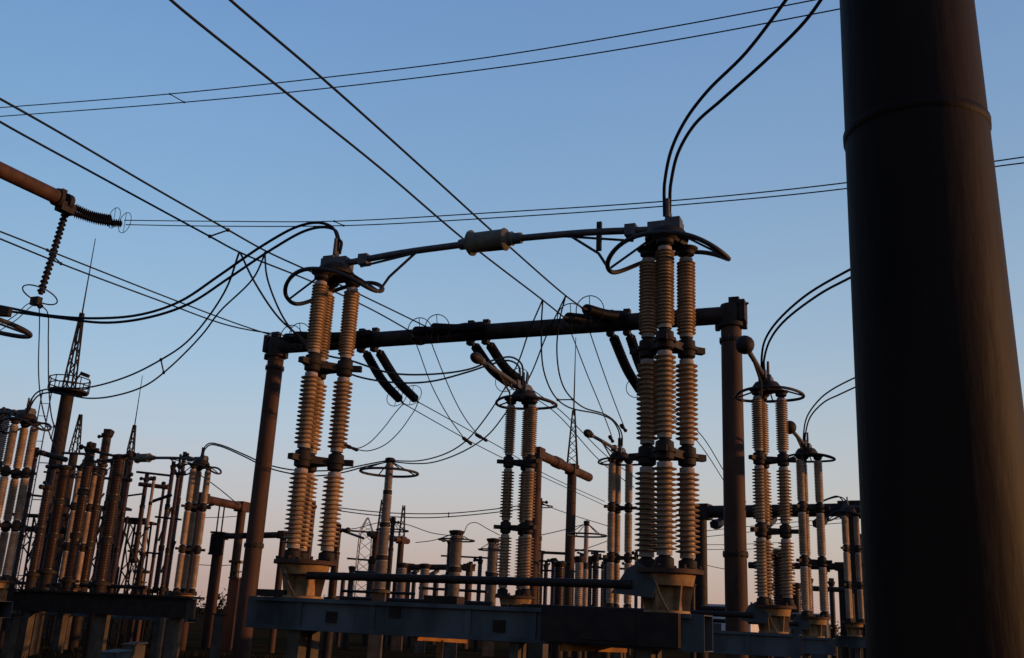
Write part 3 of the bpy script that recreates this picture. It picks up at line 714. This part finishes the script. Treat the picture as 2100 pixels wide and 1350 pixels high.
for px, py, Y, rr_, lab in ((112, 958, 43, .10, 'thin dark column just right of the mast shaft'), (160, 985, 44, .11, 'thin dark column left of the knobbed column'), (201, 960, 43, .10, 'thin dark column between the knobbed and flat topped columns'),
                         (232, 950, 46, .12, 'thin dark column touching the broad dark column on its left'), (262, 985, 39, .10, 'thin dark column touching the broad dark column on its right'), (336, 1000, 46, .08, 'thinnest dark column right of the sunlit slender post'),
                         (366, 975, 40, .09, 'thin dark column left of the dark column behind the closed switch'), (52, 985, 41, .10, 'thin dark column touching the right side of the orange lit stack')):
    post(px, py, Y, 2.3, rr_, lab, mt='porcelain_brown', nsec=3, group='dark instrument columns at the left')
# knobs on two heads
# lattice supports in the left crowd
for k, (px, py, Y, w_, lab) in enumerate(((60, 1060, 44, .9, 'dark lattice support tower right of the orange lit stack'), (150, 1060, 46, .9, 'dark lattice support tower between the reddish columns'),
                                (232, 1045, 42, .8, 'dark lattice support tower under the broad dark column'), (288, 1075, 45, .8, 'dark lattice support tower below the shield at the left'))):
    p = at(px, py, Y); t = thing('lattice_support', lab, 'support', (p.x, p.y, 0), 0, 'lattice supports at the left')
    g = lattice(G(), 0, p.z, w_*1.1, w_*.9, 5, .05); part('frame', g, 'iron', t); g = G(); g.box((0, 0, p.z+.05), (w_*1.6, w_, .1)); part('top_plate', g, 'iron', t)
p, q = at(36, 1232, 31), at(392, 1250, 29.5); q.z = p.z
t = thing('equipment_deck', 'long dark steel deck beam in front of the crowd of dark columns at the left', 'deck', (p.x, p.y, 0), 0)
d_ = (q-p).normalized(); g = G(); g.bar(p, q, .5, .55); part('beam', g, 'iron', t, org=t.location)
g = G(); g.bar(p+Zv*.31-d_*.2, q+Zv*.31+d_*.15, .8, .06); part('deck_plate', g, 'iron', t, org=t.location)
for f_ in (.08, .5, .92):
    c = p.lerp(q, f_); g = G(); g.box((c.x, c.y, (p.z-.28)/2), (.26, .26, p.z-.28), d_); part('leg', g, 'concrete', t, org=t.location)
# flat bus bars there
def bus(label, a, b, Y0, Y1, r=.06, name='tubular_busbar', grp='tubular busbars', mt='iron'):
    p, q = at(*a, Y0), at(*b, Y1); g = G(); g.cyl(p, q, r, n=10); o = part(name, g, mt, None, org=p); o.location = p; return tag(o, label, 'busbar', grp)
bus('dark horizontal bar crossing behind the left crowd at mid height', (28, 1083), (172, 1092), 46, 46, .13)
bus('dark bar level with the heads of the left crowd, near the mast', (78, 927), (135, 943), 37, 36, .10)
bus('thin upper bar running right from the mast to the knobbed column', (128, 929), (188, 932), 40, 38, .05)
bus('thin bar joining the knobbed column and the broad dark column', (190, 925), (246, 938), 37.5, 35, .05)
bus('short slanting bar left of the far closed switch right stack', (308, 1030), (352, 1015), 42, 42, .07)
bus('short slanting bar right of the far closed switch right stack', (405, 1045), (440, 1034), 38, 38, .05)
bus('thin bar linking slender columns below the contact shield', (280, 968), (352, 976), 42, 42, .05)
bus('brown bar on the slender columns below the contact shield', (285, 993), (345, 1000), 41, 41, .09, mt='rust')

bus('low dark bar across the feet of the left crowd', (40, 1196), (300, 1205), 40, 38, .07)
bus('dark bar at half height between the slender columns at the left', (205, 1062), (300, 1066), 43, 42, .07)
bus('slanting dark brace left of the broad dark column', (178, 1130), (232, 1040), 44, 43, .06)
bus('slanting dark brace right of the broad dark column', (262, 1060), (236, 1175), 42, 41, .05)
bus('slanting dark brace beside the slim dark column', (60, 1140), (98, 1065), 43, 43, .05)
bus('long dark bar behind the feet of the open switch and pale posts', (690, 1228), (1010, 1240), 48, 45, .13)
bus('thin dark bar above the low gantry near the pale posts', (905, 1140), (1030, 1146), 56, 54, .05)
bus('long thin bar in front of the far right stacks', (1440, 1248), (1560, 1254), 38, 36, .11)
rr = random.Random(11)
for px, py in ((1096, 1150), (1120, 1160), (1136, 1148), (1158, 1160), (1196, 1138), (1210, 1150), (1222, 1142), (1236, 1160), (1258, 1150), (1290, 1160), (1305, 1140), (1318, 1155)):
    post(px, py, rr.uniform(56, 72), 2.2, rr.uniform(.10, .2), 'small dark post between the open switch and the tall right stack', mt='porcelain_brown', nsec=1, taper=1, group='small posts of the low far cluster')
for px, py in ((705, 1178), (722, 1165), (762, 1150), (785, 1172), (812, 1182), (850, 1176), (895, 1182), (965, 1160), (985, 1150), (1000, 1175)):
    post(px, py, rr.uniform(52, 70), 2.2, rr.uniform(.10, .2), 'small dark post low behind the coupling rod of the nearest switch', mt='porcelain_brown', nsec=1, taper=1, group='small posts behind the coupling rod')
for px, py in ((1420, 1200), (1575, 1185), (1612, 1175), (1660, 1190), (1690, 1170), (1705, 1195)):
    post(px, py, rr.uniform(48, 60), 2.2, rr.uniform(.12, .22), 'small dark post low among the far stacks at the right', mt='porcelain_brown', nsec=1, taper=1, group='small posts at the right')
for a, b, Y in (((1100, 1150), (1180, 1154), 62), ((1180, 1128), (1240, 1132), 60), ((1195, 1162), (1300, 1168), 58), ((1205, 1145), (1262, 1147), 64), ((1110, 1170), (1190, 1172), 60)):
    bus('thin dark bar between the open switch and the tall right stack', a, b, Y, Y-2, .06, grp='thin bars of the low far cluster')
for a, b, Y in (((700, 1212), (850, 1218), 50), ((860, 1206), (1000, 1214), 52), ((720, 1172), (800, 1176), 60), ((700, 1088), (745, 1104), 60)):
    bus('thin dark bar low behind the coupling rod of the nearest switch', a, b, Y, Y-3, .07, grp='thin bars behind the coupling rod')
for a, b in (((66, 1120), (110, 1030)), ((84, 1040), (70, 1150)), ((128, 1080), (160, 1000)), ((150, 1160), (128, 1075)), ((205, 1170), (235, 1090)), ((255, 1090), (285, 1175)), ((285, 1090), (262, 1165)), ((325, 1110), (352, 1040)), ((330, 1175), (360, 1110)), ((95, 1165), (130, 1110)), ((176, 1060), (214, 1012)), ((240, 1020), (300, 1012)), ((60, 1015), (120, 1022)), ((150, 1035), (205, 1040)), ((318, 1060), (372, 1066)), ((90, 968), (140, 972)), ((200, 980), (262, 984)), ((262, 1130), (330, 1136))):
    Y = rr.uniform(41, 46); bus('thin dark brace in the tangle of dark columns at the left', a, b, Y, Y, rr.uniform(.035, .055), name='brace', grp='thin braces at the left')
def farwire(label, pts, Y, r=.022):
    g = G(); q = [at(x, y, Y) for x, y in pts]; g.tube(spline(q), r, 5); o = part('distant_wire', g, 'wire', None, org=q[0]); o.location = q[0]; tag(o, label, 'power line', 'single distant wires low in the sky')
farwire('upper distant wire rising behind the right gantry column', [(1420, 1092), (1495, 1084), (1640, 1070), (1760, 1062)], 60)
farwire('second distant wire rising behind the right gantry column', [(1420, 1104), (1495, 1096), (1640, 1080), (1760, 1070)], 60)
farwire('level distant wire behind the foot of the tall right stack', [(1410, 1117), (1500, 1117), (1620, 1112)], 70)
farwire('lower level distant wire behind the foot of the tall right stack', [(1410, 1127), (1500, 1127), (1620, 1124)], 70)
farwire('distant wire falling toward the right gantry column', [(1420, 1152), (1460, 1162), (1500, 1170)], 65)
farwire('distant wire sinking from the two dark spikes to the pale post', [(660, 1078), (720, 1085), (780, 1072), (830, 1075), (885, 1093), (935, 1100)], 55)
farwire('distant wire linking the small gantry arm to the pale post', [(852, 1113), (890, 1108), (930, 1094)], 55)
farwire('distant wire arching over the second thick pale post', [(952, 1092), (960, 1076), (975, 1072), (1000, 1085), (1025, 1098)], 55)
farwire('distant wire crossing behind the spire column near the horizon', [(1105, 1130), (1160, 1134), (1205, 1124), (1250, 1108)], 58)
farwire('distant wire rising toward the spoked ring', [(1108, 1098), (1160, 1086), (1203, 1074)], 52)
farwire('distant wire falling from the small ring past the spire column', [(1112, 1034), (1160, 1052), (1250, 1080)], 60)
farwire('thin wire falling left of the gantry column to the brown gantry', [(412, 975), (450, 1003), (490, 1036)], 42)
farwire('pale far wire low left of the gantry column', [(400, 1062), (455, 1061), (500, 1058)], 60)
farwire('lowest far wire left of the gantry column', [(398, 1158), (450, 1160), (490, 1158)], 60)
# ------------------------------------------------------------------ masts, towers and small gantries
def mast(label, base, zt, r, spire, rod, plat=None, w0=.9, mt='beam', n=7, ladder=False, name='lightning_mast'):
    t = thing(name, label, 'mast', (base.x, base.y, 0), 0, 'lightning masts')
    if zt > 0: g = G(); g.cyl((0, 0, 0), (0, 0, zt), r*1.15, r, 16); part('tube', g, mt, t)
    g = lattice(G(), zt, zt+spire, w0, .12, n, .045); part('lattice_spire', g, 'iron', t)
    if rod: g = G(); g.cyl((0, 0, zt+spire-.1), (0, 0, zt+spire+rod), .04, .02, 6); part('rod', g, 'iron', t)
    if plat:
        g = G(); g.lathe([(-.22, r), (-.10, plat*.6), (-.06, plat), (.03, plat)], Vector((0, 0, zt)), n=10); pf = part('platform', g, 'iron', t)
        g = G()
        for z in (.3, .6): g.tube([Vector((plat*math.cos(k*math.pi/5), plat*math.sin(k*math.pi/5), zt+z)) for k in range(10)], .03, 5, closed=True)
        for k in range(10): g.cyl((plat*math.cos(k*math.pi/5), plat*math.sin(k*math.pi/5), zt), (plat*math.cos(k*math.pi/5), plat*math.sin(k*math.pi/5), zt+.6), .025, n=5)
        part('railing', g, 'iron', pf)
    if ladder:
        g = G()
        for sx in (-.22, .22): g.cyl((-1.0+sx, 0, .2), (-1.0+sx, 0, zt), .03, n=5)
        for k in range(int(zt/.6)): g.cyl((-1.22, 0, .4+k*.6), (-.78, 0, .4+k*.6), .02, n=4)
        for k in range(6): g.cyl((-.8, 0, 1+k*1.7), (0, 0, 1+k*1.7), .03, n=4)
        part('ladder', g, 'galv', t)
    return t
p = at(140, 803, 46); q = at(166, 660, 46)
t = mast('tall tube mast with railed platform, lattice spire and long thin rod, at the left', p, p.z, .29, 3.9, 3.9, plat=.92, w0=.44, ladder=True)
g = G(); a = at(166, 766, 46)-Vector((p.x, p.y, 0)); b = at(182, 772, 46)-Vector((p.x, p.y, 0)); g.bar(a, b, .2, .16); g.cyl((b-a)*.0+a, Vector((.15, 0, a.z-.6)), .04, n=5); part('floodlight', g, 'iron', t)
p = at(152, 930, 62); tp = at(165, 847, 62); mast('short dark lattice spike right of the tall platform mast', p, p.z, .25, tp.z-p.z-.1, 0, w0=.48, n=6)
p = at(268, 925, 64); tp = at(275, 872, 64); rp = at(290, 770, 64); mast('thin rod mast rising left of the far closed switch', p, p.z, .25, tp.z-p.z, rp.z-tp.z, w0=.34, n=5)
p = at(779, 1095, 66); tp = at(783, 1025, 66); mast('left of two dark spikes on thin columns beside the slim ringed post', p, p.z, .2, tp.z-p.z, 0, w0=.36, n=5)
p = at(823, 1108, 66); tp = at(829, 1037, 66); mast('right of two dark spikes on thin columns beside the slim ringed post', p, p.z, .2, tp.z-p.z, 0, w0=.36, n=5)
# lattice tower far behind, its haze put into the pale steel colour
p = at(752, 1090, 170); tp = at(757, 1062, 170)
t = thing('lattice_tower', 'pale lattice tower far off left of the slim ringed post', 'tower', (p.x, p.y, 0))
g = lattice(G(), 0, p.z, 2.6, 2.1, 9, .10); part('body', g, 'galv', t); g = lattice(G(), p.z, tp.z, 2.1, .2, 3, .09); part('peak', g, 'galv', t)
g = G()
for z, l in ((p.z, 3.7), (p.z-4.6, 2.9)):
    g.bar((-l, 0, z), (l, 0, z-.2), .25, .3)
part('cross_arm', g, 'iron', t)

def small_gantry(label, a, b, Y0, Y1, r, ext=0.3, mast_h=None, z=None, strings=0, mt='rust', cap=True, plan=None):
    p, q = at(*a, Y0), at(*b, Y1); zz = z if z else (p.z+q.z)/2
    p.z = q.z = zz; d = (q-p).normalized()
    t = thing('gantry', label, 'gantry', (p.x, p.y, 0), 0, 'small steel gantries')
    for c in (p, q): g = G(); g.cyl((c.x, c.y, 0), (c.x, c.y, zz-r*.2), r*.95, n=16); part('column', g, mt, t, org=t.location)
    g = G(); g.cyl(p-d*ext, q+d*(ext+.9 if mast_h else ext), r*.9, n=16)
    for c in (p, q): g.box(c, (r*3, r*2.3, r*2.2), d)
    part('beam', g, mt, t, org=t.location)
    if strings:
        h = Vector((-d.y, d.x, 0)); h = h if h.dot(E2) > 0 else -h
        for k in range(strings):
            c = p.lerp(q, (k+.5)/strings); g = G(); g.tube(spline([c-Zv*r, c+h*(-.8)-Zv*(r+.35), c+h*(-1.7)-Zv*(r+.5)], 4), r*.7, 6); part('insulator_string', g, 'glass', t, org=t.location)
    if mast_h:
        g = lattice(G(), zz, zz+mast_h[0], .85, .12, 7, .045, Vector((q.x, q.y, 0))); part('lattice_spire', g, 'iron', t, org=t.location)
        g = G(); g.cyl((q.x, q.y, zz+mast_h[0]-.1), (q.x, q.y, zz+mast_h[0]+mast_h[1]), .035, .02, 6); part('rod', g, 'iron', t, org=t.location)
    return t
# the bare one with the spire in the middle: runs along E2
p = at(1102, 930, 52); k_ = E2*9.0
q = p+E2*6.6; 
Z_ = p.z
t = thing('gantry', 'reddish tubular gantry with lattice spire standing behind the open disconnector', 'gantry', (p.x, p.y, 0), 0, 'small steel gantries')
q2 = inplane(1173, 975, p, E2); q2.z = Z_
for c in (p, q2): g = G(); g.cyl((c.x, c.y, 0), (c.x, c.y, Z_-.1), .30, .27, 18); part('column', g, 'rust', t, org=t.location)
d_ = (q2-p).normalized(); g = G(); g.cyl(p-d_*.4, q2+d_*3.1, .26, n=18)
for c in (p, q2): g.box(c, (.8, .62, .58), d_)
g.lathe([(-.5, .26), (-.45, .32), (.45, .32), (.5, .26)], p.lerp(q2, .55), d_, 16); part('beam', g, 'rust', t, org=t.location)
tz = at(1178, 842, q2.y).z; rz_ = at(1178, 692, q2.y).z
g = lattice(G(), Z_, tz, .62, .12, 8, .045, Vector((q2.x, q2.y, 0))); part('lattice_spire', g, 'iron', t, org=t.location)
g = G(); g.cyl((q2.x, q2.y, tz-.1), (q2.x, q2.y, rz_), .05, .02, 6); part('rod', g, 'iron', t, org=t.location)

small_gantry('brown gantry just left of the big gantry column with a level top beam', (412, 1022), (497, 1040), 42, 44.8, .2, ext=.2, z=None)
small_gantry('low dark portal passing behind the left gantry column', (456, 1100), (582, 1097), 46, 43.4, .15, ext=.1, strings=0)
small_gantry('low dark gantry with short strings left of the thick pale post', (838, 1163), (962, 1164), 66, 63, .2, strings=3)
small_gantry('dark gantry of two thin columns and an arm behind the slim ringed post', (772, 1098), (823, 1108), 61, 64, .2, ext=.9)
small_gantry('long dark beam on the right passing behind the right gantry column and far stacks', (1436, 1050), (1745, 1046), 58, 53.6, .40, ext=1.2, strings=3, mt='iron')
small_gantry('lower dark rail behind the right far stacks', (1565, 1160), (1725, 1162), 56, 54, .2, ext=.8, mt='iron')
small_gantry('lowest dark rail behind the right far stacks', (1600, 1205), (1745, 1210), 50, 49.6, .14, ext=.6, mt='iron')
small_gantry('dark stub of a gantry beam showing right of the big pole', (2088, 932), (2260, 926), 30, 25, .3, ext=.1, mt='iron')
small_gantry('low busbar rail between the bare gantry columns', (1112, 1133), (1165, 1136), 65, 65, .1, ext=.3, mt='iron')
# line trap on its portal
p = at(447, 1094, 45); q = at(441, 1135, 45)
t = thing('line_trap', 'dark drum shaped coil hung on two thin rods left of the gantry column', 'coil', (p.x, p.y, 0))
g = G(); z1, z0 = p.z, q.z; prof = []
for k in range(12): prof += [(z0+(z1-z0)*k/12, .28), (z0+(z1-z0)*(k+.5)/12, .31)]
g.lathe(prof, n=20); g.lathe([(z0-.06, .33), (z0, .33)], n=20); g.lathe([(z1, .34), (z1+.06, .34)], n=20); part('coil', g, 'iron', t)
for dx, px in ((-.08, 446), (.14, 461)):
    g = G(); g.cyl((dx, 0, z1), (dx, 0, at(px, 1036, 45).z), .035, n=5); part('rod', g, 'iron', t)
g = G(); g.cyl((0, 0, 0), (0, 0, z0), .14, n=10); part('stand', g, 'rust', t)

# small dark apparatus heads: a stack left of gantry column foot
for (px, py, Y, lab) in ((487, 1150, 44, 'brown apparatus with stacked discs left of the gantry column foot'), (292, 1170, 41, 'brown apparatus with a dark cap below the slender columns')):
    p = at(px, py, Y); t = thing('switch_drive', lab, 'apparatus', (p.x, p.y, 0), 0, 'drive heads')
    g = G(); g.box((0, 0, (p.z-.75)/2), (.42, .42, p.z-.75)); part('cabinet', g, 'rust', t)
    g = G(); g.lathe([(p.z-.75, .3), (p.z-.7, .3), (p.z-.68, .14), (p.z-.5, .14), (p.z-.48, .24), (p.z-.44, .24), (p.z-.42, .13), (p.z-.12, .13), (p.z-.1, .36), (p.z, .36)], n=12); part('head', g, 'porcelain_brown', t)

# ------------------------------------------------------------------ low things near the ground
for (px, py, Y, w_, d_, h_, mt_, lab) in ((240, 1322, 22, .42, .4, .70, 'frame', 'blue grey control cabinet on the ground left of the gantry column'),
                                          (276, 1318, 24, .36, .36, .80, 'concrete', 'small brownish control cabinet beside the blue grey one'),
                                          (1662, 1262, 32, 1.0, .7, 2.2, 'frame', 'grey control cabinet among the right far stacks')):
    p = at(px, py, Y); t = thing('control_cabinet', lab, 'cabinet', (p.x, p.y, 0), ROW, 'control cabinets')
    z = max(p.z, .6) if py < 1300 else h_
    g = G(); g.box((0, 0, z/2+.05), (w_, d_, z-.1)); part('body', g, mt_, t)
    g = G(); g.box((0, -d_/2-.012, z/2+.05), (w_*.86, .02, z*.8)); part('door', g, mt_, t)
    g = G(); g.prism([(-w_*.56, -d_*.6, z), (w_*.56, -d_*.6, z), (w_*.56, d_*.6, z+.05), (-w_*.56, d_*.6, z+.05)], Zv, .03); part('roof', g, mt_, t)
# concrete stub posts that carry the smaller gear on the left
for k, (px, Y) in enumerate(((30, 30), (75, 33), (130, 35), (215, 31), (330, 33), (365, 30), (450, 34), (1105, 16.5))):
    p = at(px, 1262 if px < 1000 else 1312, Y); t = thing('concrete_post', 'short concrete footing post under the equipment frames near the ground' if px < 1000 else 'pale concrete post under the middle of the nearest base beam', 'post', (p.x, p.y, 0), ROW, 'concrete footing posts' if px < 1000 else None)
    g = G(); g.box((0, 0, max(.9, p.z)/2), (.24, .24, max(.9, p.z))); part('shaft', g, 'concrete', t); g = G(); g.box((0, 0, max(.9, p.z)+.03), (.34, .34, .05)); part('cap_plate', g, 'iron', t)

# ------------------------------------------------------------------ far background
p = at(1462, 1252, 90)
t = thing('building', 'pale low building far off between the right stack and the gantry column', 'building', (p.x, p.y, 0), ROW)
zt = at(1462, 1252, 90).z
g = G(); g.box((0, 0, zt/2), (7.5, 6, zt)); part('wall', g, 'white', t)
g = G(); g.prism([(-4.0, -3.3, zt+.02), (4.0, -3.3, zt+.02), (4.0, 3.3, zt+.02), (-4.0, 3.3, zt+.02)], Zv, .05)
g.prism([(-3.9, -3.2, zt+.06), (3.9, -3.2, zt+.06), (3.9, 0, zt+.5), (-3.9, 0, zt+.5)], Vector((0, -.14, 1)), .08); part('roof', g, 'roof', t)
for k in range(4):
    g = G(); g.box((-2.7+k*1.8, -3.03, zt*.55), (1.0, .06, 1.1)); wn = part('window', g, 'white', t)
    g = G(); g.box((-2.7+k*1.8, -3.07, zt*.55), (.84, .03, .94)); part('pane', g, 'pane', wn)
# a wood along the horizon
g = G(); rr = random.Random(3)
for k in range(14000):
    x = rr.uniform(-150, 150); y = 175+rr.uniform(0, 30); h = 2.2+1.3*math.sin(x*.11)+1.0*math.sin(x*.37+1)+rr.uniform(-.4, 1.4)
    z = rr.uniform(.2, 1)*max(h, 1.2); s_ = rr.uniform(.2, .55); c = Vector((x, y, z)); n_ = Vector((rr.uniform(-1, 1), rr.uniform(-1, 1), rr.uniform(-1, 1))).normalized(); a = n_.orthogonal().normalized()*s_; b = n_.cross(a)*.7
    i0 = len(g.v); g.v += [c-a, c-b*.6, c+a, c+b*.8]; g.f.append((i0, i0+1, i0+2, i0+3))
tag(part('treeline', g, 'leaf', None), 'low dark band of trees along the horizon behind the yard', 'trees', kind='stuff')
# grass on the yard
g = G(); rr = random.Random(5)
for k in range(9000):
    Y = rr.uniform(8, 40); x = rr.uniform(-.62, .3)*Y; h = rr.uniform(.06, .22); a = rr.uniform(0, 6.28); v = Vector((math.cos(a), math.sin(a), 0))*.02; l = Vector((rr.uniform(-.06, .06), rr.uniform(-.06, .06), h))
    c = Vector((x, Y, 0)); i0 = len(g.v); g.v += [c-v, c+v, c+l]; g.f.append((i0, i0+1, i0+2))
tag(part('grass', g, 'leaf', None), 'dark dry grass on the ground of the yard', 'grass', kind='stuff')
